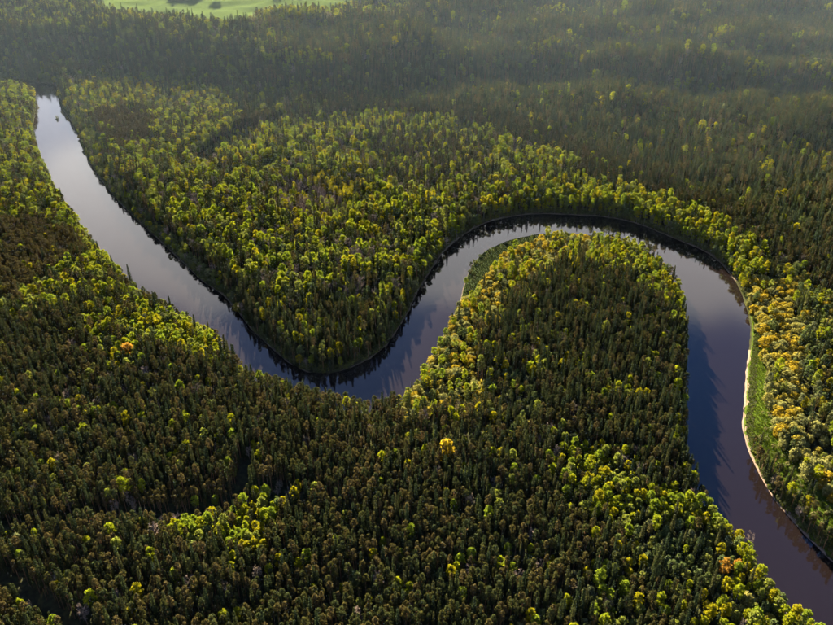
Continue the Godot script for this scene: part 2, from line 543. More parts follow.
# One kind of tree: how its crown is shaped. Each variant is a crown mesh, a trunk mesh and both together for the masses of the forest.
func tree_variant(kind: String, seed_: int) -> Dictionary:
	var rng := RandomNumberGenerator.new()
	rng.seed = seed_
	var l := Leaves.new()
	var st := SurfaceTool.new()
	st.begin(Mesh.PRIMITIVE_TRIANGLES)
	var tall := 20.0
	match kind:
		"pine":
			tall = 21.0
			var low := 12.0 + rng.randf_range(-1, 1)
			var lean := Vector3(rng.randf_range(-0.3, 0.3), 0, rng.randf_range(-0.3, 0.3))
			var wide := rng.randf_range(1.65, 2.05)
			limb(st, Vector3.ZERO, Vector3(0, low, 0), 0.24, 0.18, 6)
			limb(st, Vector3(0, low, 0), Vector3(0, tall - 1.0, 0) + lean, 0.18, 0.05, 5)
			for k in 40:
				var t := pow(rng.randf(), 0.8)
				var r := wide * (sqrt(maxf(0.0, 1.0 - pow((t - 0.3) / 0.7, 2.0))) if t > 0.3 else 0.5 + 0.5 * t / 0.3)
				var a := rng.randf() * TAU
				var c := Vector3(cos(a), 0, sin(a)) * r * (0.35 + 0.6 * sqrt(rng.randf())) + Vector3(0, lerpf(low, tall - 0.7, t), 0) + lean * t
				clump(l, rng, c, rng.randf_range(0.45, 0.8), 26, 0.38, Vector3(0, c.y - 1.2, 0), 0.6)
				if k % 5 == 0:
					limb(st, Vector3(0, c.y - 1.2, 0), c, 0.07, 0.03, 3)
		"spruce":
			tall = 24.0
			var base := rng.randf_range(1.5, 1.95)
			limb(st, Vector3.ZERO, Vector3(0, tall, 0), 0.26, 0.03, 6)
			for k in 20:
				var t := (k + 0.5) / 20.0
				var y := lerpf(4.0, tall - 0.3, t)
				var r := base * pow(1.0 - t, 0.75) + 0.2
				var arms := 7 if t < 0.7 else 5
				var turn := rng.randf() * TAU
				for b in arms:
					var a := turn + TAU * b / arms + rng.randf_range(-0.3, 0.3)
					var reach := r * rng.randf_range(0.7, 1.12)
					for e in 3:
						var f := (e + 1.0) / 3.0
						clump(l, rng, Vector3(cos(a) * reach * f * 0.9, y - f * reach * 0.32, sin(a) * reach * f * 0.9), 0.36, 4, 0.42, Vector3(0, y - 1.5, 0), 0.45)
			clump(l, rng, Vector3(0, tall - 0.5, 0), 0.4, 8, 0.34, Vector3(0, tall - 2.0, 0), 1.6)
		"birch", "alder", "willow", "shrub":
			var form: Array = {"birch": [18.5, 8.0, 2.85, 0.45, 58, 26, 0.5], "alder": [16.0, 5.0, 2.9, 0.45, 58, 25, 0.52], "willow": [11.0, 1.6, 3.6, 0.42, 66, 24, 0.54], "shrub": [2.6, 0.1, 1.35, 0.45, 14, 12, 0.34]}[kind]
			tall = form[0]
			var low: float = form[1]
			var wide: float = form[2] * rng.randf_range(0.9, 1.1)
			limb(st, Vector3.ZERO, Vector3(0, low + (tall - low) * 0.3, 0), tall * 0.012, tall * 0.008, 6)
			limb(st, Vector3(0, low + (tall - low) * 0.3, 0), Vector3(0, tall * 0.93, 0), tall * 0.008, tall * 0.002, 4)
			var lobes := []
			for k in 5:
				lobes.append([rng.randf() * TAU, rng.randf(), rng.randf_range(0.75, 1.2)])
			for k in int(form[4]):
				var t := rng.randf()
				var peak: float = form[3]
				var r := wide * sqrt(maxf(0.02, 1.0 - pow((t - peak) / ((1.0 - peak) if t > peak else peak * 1.15), 2.0)))
				var a := rng.randf() * TAU
				for lobe in lobes:
					r *= lerpf(1.0, lobe[2], exp(-pow(wrapf(a - lobe[0], -PI, PI) / 0.6, 2.0) - pow((t - lobe[1]) / 0.22, 2.0)))
				var c := Vector3(cos(a), 0, sin(a)) * r * (0.3 + 0.6 * sqrt(rng.randf())) + Vector3(0, lerpf(low, tall * 0.96, t), 0)
				clump(l, rng, c, wide * rng.randf_range(0.2, 0.34), form[5], form[6], Vector3(0, lerpf(low, tall, 0.4), 0), 0.8)
				if k % 7 == 0:
					limb(st, Vector3(0, maxf(low * 0.6, c.y - wide * 0.7), 0), c, tall * 0.004, tall * 0.0015, 3)
		"bare":
			tall = 17.0
			limb(st, Vector3.ZERO, Vector3(0, 7, 0), 0.22, 0.16, 6)
			limb(st, Vector3(0, 7, 0), Vector3(0, tall - 1, 0), 0.16, 0.03, 5)
			for k in 26:
				var y := rng.randf_range(5.5, 15.0)
				var a := rng.randf() * TAU
				var reach := 2.9 * sqrt(maxf(0.05, 1.0 - pow((y - 9.0) / 8.0, 2.0))) * rng.randf_range(0.6, 1.0)
				var tip := Vector3(cos(a) * reach, y + reach * rng.randf_range(0.6, 1.1), sin(a) * reach)
				limb(st, Vector3(0, y, 0), tip, 0.06, 0.02, 3)
				for e in 16:
					var f := rng.randf_range(0.35, 1.0)
					var from := Vector3(0, y, 0).lerp(tip, f)
					var way := ((tip - Vector3(0, y, 0)).normalized() + any_way(rng) * 0.9).normalized()
					var u := rng.randf_range(0.75, 1.2)
					l.leaf(from + way * 0.6, any_way(rng), way, 1.3, 0.13, Color(u, u, u))
	st.generate_normals()
	var crown := ArrayMesh.new()
	crown.add_surface_from_arrays(Mesh.PRIMITIVE_TRIANGLES, arrays_of(l.v, l.n, l.c, l.idx))
	var trunk := st.commit()
	var both := ArrayMesh.new()
	both.add_surface_from_arrays(Mesh.PRIMITIVE_TRIANGLES, arrays_of(l.v, l.n, l.c, l.idx))
	both.add_surface_from_arrays(Mesh.PRIMITIVE_TRIANGLES, trunk.surface_get_arrays(0))
	both.surface_set_material(0, kinds[kind].mass_paint)
	both.surface_set_material(1, kinds[kind].bark)
	return {"crown": crown, "trunk": trunk, "both": both, "tall": tall}


func make_kinds() -> void:
	var forms := {
		"pine": {"space": 2.85, "through": 0.7, "bark": Color(0.13, 0.075, 0.04), "tints": [Color(0.036, 0.036, 0.010), Color(0.031, 0.035, 0.011), Color(0.045, 0.039, 0.012), Color(0.026, 0.032, 0.011), Color(0.054, 0.043, 0.015)]},
		"spruce": {"space": 2.85, "through": 0.5, "bark": Color(0.06, 0.045, 0.035), "tints": [Color(0.022, 0.029, 0.010), Color(0.026, 0.032, 0.010), Color(0.034, 0.036, 0.012), Color(0.018, 0.026, 0.011)]},
		"birch": {"space": 4.0, "through": 1.0, "bark": Color(0.11, 0.10, 0.085), "tints": [Color(0.135, 0.158, 0.007), Color(0.152, 0.162, 0.006), Color(0.108, 0.142, 0.010), Color(0.170, 0.154, 0.005), Color(0.120, 0.138, 0.020)]},
		"alder": {"space": 4.2, "through": 0.7, "bark": Color(0.08, 0.065, 0.05), "tints": [Color(0.056, 0.074, 0.024), Color(0.070, 0.088, 0.022), Color(0.084, 0.092, 0.036), Color(0.095, 0.105, 0.02)]},
		"willow": {"space": 5.2, "through": 0.8, "bark": Color(0.12, 0.10, 0.08), "tints": [Color(0.200, 0.160, 0.020), Color(0.165, 0.152, 0.036), Color(0.215, 0.155, 0.012), Color(0.140, 0.140, 0.042)]},
		"bare": {"space": 4.2, "through": 0.0, "bark": Color(0.12, 0.10, 0.085), "tints": [Color(0.150, 0.115, 0.095), Color(0.130, 0.105, 0.075), Color(0.175, 0.135, 0.110)]},
		"shrub": {"space": 3.0, "through": 0.7, "bark": Color(0.10, 0.08, 0.06), "tints": [Color(0.11, 0.12, 0.04), Color(0.08, 0.10, 0.03), Color(0.14, 0.13, 0.05)]},
	}
	var n := 100
	for kind in forms:
		var f: Dictionary = forms[kind]
		kinds[kind] = {"space": f.space, "tints": f.tints, "mass_paint": leaf_paint(Color.WHITE, f.through), "bark": paint(f.bark), "paints": [], "variants": []}
		for tint in f.tints:
			kinds[kind].paints.append(leaf_paint(tint, f.through))
		for k in 5:
			n += 1
			kinds[kind].variants.append(tree_variant(kind, n))


func numbered(called: String) -> String:
	var n: int = names_used.get(called, 0)
	names_used[called] = n + 1
	return called if n == 0 else "%s_%03d" % [called, n]


func grow(kind: String, called: String, at: Vector3, variant: int, turn: float, wide: float, high: float, crown_paint: Material, label: String, group := "") -> Node3D:
	var root := Node3D.new()
	root.name = numbered(called)
	add_child(root)
	root.position = at
	root.rotation.y = turn
	root.set_meta("label", label)
	root.set_meta("category", "shrub" if kind == "shrub" else "tree")
	if group:
		root.set_meta("group", group)
	var v: Dictionary = kinds[kind].variants[variant]
	for part in ["trunk", "crown"]:
		var o := MeshInstance3D.new()
		o.name = part
		o.mesh = v[part]
		o.material_override = crown_paint if part == "crown" else kinds[kind].bark
		o.scale = Vector3(wide, high, wide)
		root.add_child(o, true)
	return root


func seen_at(p: Vector3) -> Vector3:   # where the photograph's camera sees a point (-1..1 each way) and how deep
	var q := p - EYE
	var s := sin(deg_to_rad(PITCH))
	var c := cos(deg_to_rad(PITCH))
	var deep := -q.y * s - q.z * c
	return Vector3(q.x / deep / HALF_HEIGHT / 1.3333, (q.y * c - q.z * s) / deep / HALF_HEIGHT, deep)


func plant() -> void:
	# shares of pine, spruce, birch, alder, willow, bare; then how far apart, how tall, how much the birches flock
	var mixes := {
		"near": [0.66, 0.25, 0.045, 0.025, 0.0, 0.02, 1.0, 0.95, 0.7],
		"hill": [0.52, 0.36, 0.04, 0.07, 0.0, 0.01, 1.45, 1.0, 0.6],
		"peninsula": [0.40, 0.50, 0.08, 0.01, 0.0, 0.01, 1.0, 0.95, 0.4],
		"willow_fringe": [0.02, 0.03, 0.25, 0.10, 0.60, 0.0, 0.9, 0.75, 0.2],
		"birch_edge": [0.05, 0.10, 0.70, 0.05, 0.10, 0.0, 0.95, 0.8, 0.0],
		"alder_mix": [0.30, 0.25, 0.08, 0.32, 0.05, 0.0, 1.0, 0.85, 0.3],
		"alder_dark": [0.05, 0.25, 0.06, 0.64, 0.0, 0.0, 1.0, 0.9, 0.3],
		"birch_dense": [0.06, 0.06, 0.82, 0.06, 0.0, 0.0, 0.92, 0.95, 0.0],
		"birch_bank": [0.05, 0.08, 0.55, 0.17, 0.12, 0.03, 1.0, 0.95, 0.2],
		"birch_mix": [0.38, 0.28, 0.22, 0.10, 0.0, 0.02, 1.0, 0.95, 0.7],
		"birch_clump": [0.25, 0.13, 0.54, 0.08, 0.0, 0.0, 0.95, 0.95, 0.6],
		"birch_half": [0.28, 0.10, 0.42, 0.18, 0.0, 0.02, 1.0, 0.95, 0.5],
		"birch_few": [0.55, 0.15, 0.28, 0.02, 0.0, 0.0, 1.0, 0.95, 0.4],
		"willow_bank": [0.0, 0.0, 0.08, 0.07, 0.85, 0.0, 1.0, 0.95, 0.1],
		"shrub_bank": [0.0, 0.02, 0.15, 0.20, 0.63, 0.0, 1.5, 0.5, 0.1],
		"alder_bank": [0.05, 0.15, 0.14, 0.36, 0.30, 0.0, 1.0, 0.95, 0.3],
		"birch_band": [0.03, 0.12, 0.66, 0.19, 0.0, 0.0, 0.95, 1.05, 0.3],
		"alder_bank2": [0.03, 0.12, 0.12, 0.60, 0.10, 0.03, 1.0, 0.75, 0.2],
		"tip": [0.30, 0.42, 0.16, 0.10, 0.0, 0.02, 1.0, 0.95, 0.3],
		"bare_patch": [0.08, 0.06, 0.25, 0.06, 0.05, 0.50, 1.0, 0.95, 0.4],
		"bare_patch2": [0.1, 0.05, 0.05, 0.0, 0.0, 0.8, 1.0, 0.6, 0.0],
		"gold_patch": [0.10, 0.05, 0.60, 0.05, 0.10, 0.10, 1.0, 0.95, 0.2],
		"brown_pine": [0.84, 0.05, 0.05, 0.02, 0.0, 0.04, 0.95, 0.85, 0.5],
		"young_pine": [0.80, 0.05, 0.05, 0.0, 0.0, 0.10, 0.92, 0.75, 0.5],
		"pale_top": [0.15, 0.10, 0.25, 0.25, 0.22, 0.03, 1.0, 0.85, 0.4],
		"dark_gap": [0.2, 0.5, 0.1, 0.2, 0.0, 0.0, 1.7, 0.6, 0.0],
		"pale_arc": [0.12, 0.14, 0.36, 0.30, 0.03, 0.05, 0.95, 0.85, 0.5],
		"mixed_thin": [0.42, 0.20, 0.18, 0.08, 0.0, 0.12, 1.0, 0.9, 0.5],
		"birch_wood": [0.17, 0.14, 0.44, 0.18, 0.0, 0.07, 1.2, 1.1, 0.8],
		"spruce_edge": [0.35, 0.50, 0.10, 0.05, 0.0, 0.0, 1.0, 1.05, 0.2],
		"hill_birch": [0.25, 0.15, 0.55, 0.05, 0.0, 0.0, 1.0, 0.9, 0.3],
		"field_edge": [0.20, 0.10, 0.35, 0.15, 0.15, 0.05, 1.0, 0.85, 0.3],
		"pale_hill": [0.25, 0.20, 0.20, 0.25, 0.08, 0.02, 1.0, 0.95, 0.5],
		"copse": [0.1, 0.2, 0.3, 0.3, 0.0, 0.1, 1.1, 1.1, 0.2],
		"slope_mix": [0.20, 0.42, 0.08, 0.28, 0.0, 0.02, 1.0, 1.0, 0.4],
	}
	var order := ["pine", "spruce", "birch", "alder", "willow", "bare"]
	var woods := [
		["copse", PackedVector2Array([Vector2(-529, -1791), Vector2(-480, -1803), Vector2(-468, -1866), Vector2(-526, -2033), Vector2(-607, -2063)])],
		["copse", PackedVector2Array([Vector2(-317, -1816), Vector2(-248, -1828), Vector2(-252, -1974), Vector2(-332, -1974)])],
		["copse", PackedVector2Array([Vector2(-720, -1816), Vector2(-684, -1840), Vector2(-720, -1974), Vector2(-777, -1974)])],
		["none", PackedVector2Array([Vector2(-683, -1698), Vector2(-585, -1623), Vector2(-482, -1573), Vector2(-392, -1516), Vector2(-335, -1507), Vector2(-296, -1573), Vector2(-243, -1573), Vector2(-174, -1655), Vector2(-136, -1744), Vector2(-136, -2012), Vector2(-300, -2176), Vector2(-919, -2176)])],
		["none", PackedVector2Array([Vector2(271, -564), Vector2(289, -564), Vector2(274, -516), Vector2(253, -451), Vector2(241, -407), Vector2(242, -385), Vector2(244, -361), Vector2(253, -341), Vector2(266, -311), Vector2(253, -265), Vector2(220, -407)])],
		["none", PackedVector2Array([Vector2(35, -591), Vector2(38, -602), Vector2(44, -625), Vector2(53, -661), Vector2(69, -695), Vector2(93, -717), Vector2(124, -731), Vector2(154, -734), Vector2(187, -729), Vector2(214, -715), Vector2(235, -688), Vector2(238, -665), Vector2(223, -677), Vector2(196, -701), Vector2(156, -715), Vector2(125, -708), Vector2(96, -686), Vector2(76, -655), Vector2(61, -616), Vector2(51, -591)])],
		["willow_fringe", PackedVector2Array([Vector2(147, -726), Vector2(89, -712), Vector2(63, -676), Vector2(46, -632), Vector2(31, -584), Vector2(16, -530), Vector2(-1, -493), Vector2(-12, -465), Vector2(-25, -457), Vector2(-27, -439), Vector2(-11, -427), Vector2(16, -421), Vector2(44, -430), Vector2(53, -447), Vector2(46, -471), Vector2(42, -504), Vector2(61, -548), Vector2(83, -590), Vector2(119, -636), Vector2(161, -664), Vector2(178, -676), Vector2(172, -698)])],
		["birch_edge", PackedVector2Array([Vector2(168, -703), Vector2(183, -703), Vector2(212, -690), Vector2(227, -662), Vector2(235, -620), Vector2(236, -581), Vector2(227, -542), Vector2(216, -536), Vector2(214, -569), Vector2(201, -606), Vector2(180, -636), Vector2(153, -648)])],
		["alder_mix", PackedVector2Array([Vector2(44, -422), Vector2(52, -439), Vector2(45, -463), Vector2(63, -479), Vector2(89, -451), Vector2(87, -417), Vector2(69, -401), Vector2(45, -401)])],
		["peninsula", PackedVector2Array([Vector2(41, -495), Vector2(60, -539), Vector2(82, -579), Vector2(117, -625), Vector2(153, -652), Vector2(181, -640), Vector2(202, -613), Vector2(215, -576), Vector2(218, -539), Vector2(217, -509), Vector2(182, -391), Vector2(178, -358), Vector2(165, -347), Vector2(145, -363), Vector2(136, -406), Vector2(98, -422), Vector2(73, -439), Vector2(54, -469)])],
		["alder_dark", PackedVector2Array([Vector2(114, -314), Vector2(140, -321), Vector2(162, -316), Vector2(181, -303), Vector2(170, -282), Vector2(143, -272), Vector2(119, -282)])],
		["birch_dense", PackedVector2Array([Vector2(120, -337), Vector2(140, -344), Vector2(164, -344), Vector2(182, -333), Vector2(189, -320), Vector2(194, -310), Vector2(179, -302), Vector2(161, -314), Vector2(140, -321), Vector2(117, -314)])],
		["birch_dense", PackedVector2Array([Vector2(91, -391), Vector2(108, -401), Vector2(121, -387), Vector2(121, -363), Vector2(134, -354), Vector2(127, -327), Vector2(106, -325), Vector2(94, -345)])],
		["birch_bank", PackedVector2Array([Vector2(170, -282), Vector2(186, -303), Vector2(193, -291), Vector2(200, -271), Vector2(215, -254), Vector2(226, -232), Vector2(164, -232), Vector2(132, -237), Vector2(146, -266)])],
		["birch_mix", PackedVector2Array([Vector2(82, -401), Vector2(143, -381), Vector2(165, -345), Vector2(189, -321), Vector2(187, -292), Vector2(170, -282), Vector2(146, -266), Vector2(132, -237), Vector2(69, -237), Vector2(75, -272), Vector2(100, -292), Vector2(100, -321), Vector2(77, -345)])],
		["willow_bank", PackedVector2Array([Vector2(285, -593), Vector2(306, -624), Vector2(329, -622), Vector2(336, -593), Vector2(307, -531), Vector2(282, -463), Vector2(258, -397), Vector2(269, -359), Vector2(256, -296), Vector2(238, -352), Vector2(235, -397), Vector2(246, -440), Vector2(275, -531)])],
		["shrub_bank", PackedVector2Array([Vector2(250, -446), Vector2(262, -402), Vector2(283, -347), Vector2(260, -301), Vector2(250, -337), Vector2(239, -381)])],
		["alder_bank", PackedVector2Array([Vector2(324, -613), Vector2(330, -648), Vector2(352, -634), Vector2(368, -571), Vector2(338, -433), Vector2(278, -321), Vector2(265, -354), Vector2(254, -391), Vector2(278, -457), Vector2(303, -524), Vector2(331, -584)])],
		["birch_band", PackedVector2Array([Vector2(71, -732), Vector2(91, -789), Vector2(141, -835), Vector2(184, -853), Vector2(219, -829), Vector2(263, -800), Vector2(304, -757), Vector2(327, -695), Vector2(334, -644), Vector2(311, -609), Vector2(280, -579), Vector2(284, -608), Vector2(282, -644), Vector2(268, -690), Vector2(232, -742), Vector2(185, -767), Vector2(132, -773)])],
		["alder_bank2", PackedVector2Array([Vector2(-547, -1202), Vector2(-516, -1202), Vector2(-453, -1082), Vector2(-399, -959), Vector2(-343, -857), Vector2(-282, -758), Vector2(-219, -676), Vector2(-176, -620), Vector2(-151, -581), Vector2(-125, -533), Vector2(-147, -552), Vector2(-193, -607), Vector2(-265, -698), Vector2(-353, -827), Vector2(-444, -997)])],
		["tip", PackedVector2Array([Vector2(-125, -530), Vector2(-150, -578), Vector2(-136, -595), Vector2(-100, -578), Vector2(-61, -578), Vector2(-27, -578), Vector2(-6, -595), Vector2(13, -648), Vector2(18, -632), Vector2(-1, -561), Vector2(-14, -508), Vector2(-35, -485), Vector2(-64, -467), Vector2(-90, -475)])],
		["bare_patch", PackedVector2Array([Vector2(-162, -818), Vector2(-134, -848), Vector2(-96, -812), Vector2(-69, -771), Vector2(-78, -728), Vector2(-119, -728), Vector2(-147, -753)])],
		["gold_patch", PackedVector2Array([Vector2(-133, -842), Vector2(-116, -867), Vector2(-82, -848), Vector2(-61, -812), Vector2(-77, -784), Vector2(-107, -790)])],
		["brown_pine", PackedVector2Array([Vector2(-463, -1100), Vector2(-430, -1119), Vector2(-375, -1081), Vector2(-346, -980), Vector2(-362, -942), Vector2(-400, -980)])],
		["pale_top", PackedVector2Array([Vector2(-559, -1260), Vector2(-487, -1296), Vector2(-344, -1248), Vector2(-284, -1202), Vector2(-270, -1119), Vector2(-338, -1100), Vector2(-433, -1129), Vector2(-448, -1072), Vector2(-481, -1100)])],
		["dark_gap", PackedVector2Array([Vector2(-277, -942), Vector2(-263, -980), Vector2(-244, -1028), Vector2(-214, -1063), Vector2(-168, -1110), Vector2(-165, -1091), Vector2(-209, -1028), Vector2(-232, -972), Vector2(-248, -913), Vector2(-260, -893)])],
		["pale_arc", PackedVector2Array([Vector2(-250, -957), Vector2(-233, -1004), Vector2(-201, -1046), Vector2(-151, -1091), Vector2(-53, -1110), Vector2(33, -1081), Vector2(112, -1020), Vector2(70, -988), Vector2(5, -1020), Vector2(-77, -1037), Vector2(-143, -1020), Vector2(-189, -972), Vector2(-217, -920)])],
		["mixed_thin", PackedVector2Array([Vector2(-49, -1028), Vector2(70, -996), Vector2(105, -942), Vector2(62, -857), Vector2(15, -812), Vector2(-30, -842), Vector2(-58, -942)])],
		["birch_wood", PackedVector2Array([Vector2(-263, -907), Vector2(-232, -972), Vector2(-159, -1046), Vector2(-50, -1046), Vector2(71, -1012), Vector2(156, -949), Vector2(196, -890), Vector2(163, -836), Vector2(102, -790), Vector2(67, -728), Vector2(37, -675), Vector2(14, -628), Vector2(-4, -588), Vector2(-27, -571), Vector2(-61, -571), Vector2(-99, -571), Vector2(-134, -588), Vector2(-169, -625), Vector2(-221, -686), Vector2(-285, -771), Vector2(-333, -857), Vector2(-336, -907)])],
		["birch_half", PackedVector2Array([Vector2(-448, -1072), Vector2(-381, -1100), Vector2(-314, -1119), Vector2(-264, -1129), Vector2(-245, -1063), Vector2(-268, -980), Vector2(-268, -907), Vector2(-319, -890), Vector2(-328, -842), Vector2(-370, -907)])],
		["birch_half", PackedVector2Array([Vector2(-770, -1272), Vector2(-646, -1284), Vector2(-595, -1225), Vector2(-531, -1063), Vector2(-432, -873), Vector2(-352, -745), Vector2(-361, -721), Vector2(-402, -745), Vector2(-477, -709)])],
		["brown_pine", PackedVector2Array([Vector2(-481, -718), Vector2(-399, -738), Vector2(-350, -718), Vector2(-321, -677), Vector2(-330, -640), Vector2(-336, -602), Vector2(-357, -578), Vector2(-405, -571)])],
		["birch_edge", PackedVector2Array([Vector2(-379, -765), Vector2(-367, -778), Vector2(-313, -697), Vector2(-269, -638), Vector2(-234, -597), Vector2(-239, -583), Vector2(-282, -634), Vector2(-324, -683)])],
		["birch_dense", PackedVector2Array([Vector2(-223, -561), Vector2(-201, -558), Vector2(-164, -530), Vector2(-149, -501), Vector2(-153, -485), Vector2(-172, -487), Vector2(-192, -495), Vector2(-210, -515), Vector2(-228, -542)])],
		["birch_clump", PackedVector2Array([Vector2(-289, -588), Vector2(-279, -609), Vector2(-240, -588), Vector2(-222, -561), Vector2(-227, -539), Vector2(-209, -512), Vector2(-206, -474), Vector2(-224, -467), Vector2(-246, -495), Vector2(-264, -524)])],
		["birch_half", PackedVector2Array([Vector2(-371, -571), Vector2(-338, -595), Vector2(-324, -640), Vector2(-311, -665), Vector2(-282, -640), Vector2(-280, -602), Vector2(-282, -571), Vector2(-296, -554), Vector2(-324, -542), Vector2(-352, -531)])],
		["spruce_edge", PackedVector2Array([Vector2(-290, -664), Vector2(-267, -632), Vector2(-230, -588), Vector2(-199, -564), Vector2(-199, -551), Vector2(-225, -564), Vector2(-260, -606)])],
		["spruce_edge", PackedVector2Array([Vector2(-165, -539), Vector2(-141, -505), Vector2(-124, -477), Vector2(-133, -469), Vector2(-152, -498)])],
		["birch_dense", PackedVector2Array([Vector2(-106, -337), Vector2(-101, -356), Vector2(-93, -337), Vector2(-75, -331), Vector2(-76, -320), Vector2(-87, -311), Vector2(-90, -298), Vector2(-102, -299), Vector2(-118, -303), Vector2(-145, -312), Vector2(-143, -320), Vector2(-124, -320), Vector2(-113, -324)])],
		["birch_few", PackedVector2Array([Vector2(-29, -312), Vector2(-9, -311), Vector2(3, -303), Vector2(1, -292), Vector2(-14, -288), Vector2(-28, -295)])],
		["birch_few", PackedVector2Array([Vector2(-251, -438), Vector2(-213, -429), Vector2(-200, -411), Vector2(-213, -401), Vector2(-238, -411)])],
		["bare_patch2", PackedVector2Array([Vector2(-98, -349), Vector2(-80, -352), Vector2(-75, -337), Vector2(-88, -332)])],
		["young_pine", PackedVector2Array([Vector2(-188, -337), Vector2(-161, -347), Vector2(-108, -354), Vector2(-103, -327), Vector2(-130, -321), Vector2(-177, -323)])],
		["hill_birch", PackedVector2Array([Vector2(437, -1006), Vector2(429, -994), Vector2(418, -989), Vector2(411, -994), Vector2(411, -1006), Vector2(419, -1019), Vector2(430, -1024), Vector2(438, -1019)])],
		["hill_birch", PackedVector2Array([Vector2(481, -917), Vector2(470, -901), Vector2(455, -895), Vector2(446, -901), Vector2(448, -917), Vector2(459, -933), Vector2(474, -940), Vector2(483, -933)])],
		["hill_birch", PackedVector2Array([Vector2(414, -863), Vector2(408, -854), Vector2(400, -850), Vector2(395, -854), Vector2(396, -863), Vector2(402, -873), Vector2(411, -877), Vector2(416, -873)])],
		["hill_birch", PackedVector2Array([Vector2(298, -940), Vector2(292, -929), Vector2(283, -924), Vector2(277, -929), Vector2(276, -940), Vector2(282, -951), Vector2(291, -956), Vector2(298, -951)])],
		["hill_birch", PackedVector2Array([Vector2(384, -1019), Vector2(378, -1010), Vector2(369, -1006), Vector2(363, -1010), Vector2(363, -1019), Vector2(369, -1029), Vector2(378, -1033), Vector2(384, -1029)])],
		["hill_birch", PackedVector2Array([Vector2(418, -1486), Vector2(405, -1468), Vector2(382, -1460), Vector2(364, -1468), Vector2(359, -1486), Vector2(372, -1504), Vector2(394, -1512), Vector2(414, -1504)])],
		["hill_birch", PackedVector2Array([Vector2(454, -1419), Vector2(444, -1403), Vector2(430, -1396), Vector2(419, -1403), Vector2(419, -1419), Vector2(428, -1436), Vector2(443, -1444), Vector2(453, -1436)])],
		["hill_birch", PackedVector2Array([Vector2(561, -1249), Vector2(547, -1231), Vector2(529, -1224), Vector2(517, -1231), Vector2(517, -1249), Vector2(530, -1267), Vector2(548, -1275), Vector2(561, -1267)])],
		["hill_birch", PackedVector2Array([Vector2(441, -1236), Vector2(431, -1219), Vector2(418, -1212), Vector2(409, -1219), Vector2(410, -1236), Vector2(419, -1254), Vector2(433, -1262), Vector2(442, -1254)])],
		["hill_birch", PackedVector2Array([Vector2(566, -1444), Vector2(552, -1426), Vector2(533, -1419), Vector2(518, -1426), Vector2(516, -1444), Vector2(529, -1461), Vector2(549, -1469), Vector2(564, -1461)])],
		["hill_birch", PackedVector2Array([Vector2(35, -1249), Vector2(31, -1231), Vector2(21, -1224), Vector2(11, -1231), Vector2(7, -1249), Vector2(11, -1267), Vector2(22, -1275), Vector2(32, -1267)])],
		["hill_birch", PackedVector2Array([Vector2(-129, -1275), Vector2(-144, -1256), Vector2(-183, -1249), Vector2(-224, -1256), Vector2(-243, -1275), Vector2(-230, -1293), Vector2(-189, -1301), Vector2(-147, -1293)])],
		["hill_birch", PackedVector2Array([Vector2(343, -1756), Vector2(325, -1732), Vector2(291, -1722), Vector2(260, -1732), Vector2(250, -1756), Vector2(267, -1781), Vector2(302, -1792), Vector2(334, -1781)])],
		["hill_birch", PackedVector2Array([Vector2(496, -881), Vector2(484, -866), Vector2(470, -860), Vector2(462, -866), Vector2(463, -881), Vector2(475, -896), Vector2(489, -902), Vector2(498, -896)])],
		["hill_birch", PackedVector2Array([Vector2(376, -1366), Vector2(368, -1350), Vector2(357, -1344), Vector2(349, -1350), Vector2(349, -1366), Vector2(356, -1381), Vector2(367, -1388), Vector2(376, -1381)])],
		["hill_birch", PackedVector2Array([Vector2(390, -1657), Vector2(379, -1635), Vector2(363, -1626), Vector2(351, -1635), Vector2(350, -1657), Vector2(360, -1679), Vector2(376, -1689), Vector2(389, -1679)])],
		["hill_birch", PackedVector2Array([Vector2(632, -1230), Vector2(622, -1217), Vector2(609, -1212), Vector2(600, -1217), Vector2(601, -1230), Vector2(611, -1243), Vector2(625, -1249), Vector2(634, -1243)])],
		["hill_birch", PackedVector2Array([Vector2(233, -1388), Vector2(225, -1372), Vector2(209, -1366), Vector2(196, -1372), Vector2(192, -1388), Vector2(200, -1405), Vector2(216, -1411), Vector2(229, -1405)])],
		["field_edge", PackedVector2Array([Vector2(-414, -1559), Vector2(-341, -1541), Vector2(-302, -1597), Vector2(-230, -1617), Vector2(-151, -1745), Vector2(-98, -1816), Vector2(8, -1866), Vector2(-33, -1658), Vector2(-128, -1578), Vector2(-214, -1488), Vector2(-280, -1471), Vector2(-347, -1471)])],
		["pale_hill", PackedVector2Array([Vector2(-913, -1816), Vector2(-711, -1768), Vector2(-605, -1679), Vector2(-499, -1627), Vector2(-404, -1559), Vector2(-347, -1471), Vector2(-470, -1488), Vector2(-605, -1505), Vector2(-683, -1471), Vector2(-771, -1505), Vector2(-874, -1422), Vector2(-1088, -1816)])],
		["slope_mix", PackedVector2Array([Vector2(-928, -1510), Vector2(-811, -1580), Vector2(-636, -1580), Vector2(-365, -1545), Vector2(-275, -1431), Vector2(-232, -1174), Vector2(-322, -1163), Vector2(-437, -1196), Vector2(-557, -1230), Vector2(-662, -1254), Vector2(-776, -1230)])],
		["slope_mix", PackedVector2Array([Vector2(-241, -1225), Vector2(-148, -1203), Vector2(-125, -1119), Vector2(-217, -1080), Vector2(-261, -1090), Vector2(-275, -1159)])],
	]
	var which := PackedByteArray()
	which.resize(NX * NZ)
	which.fill(255)
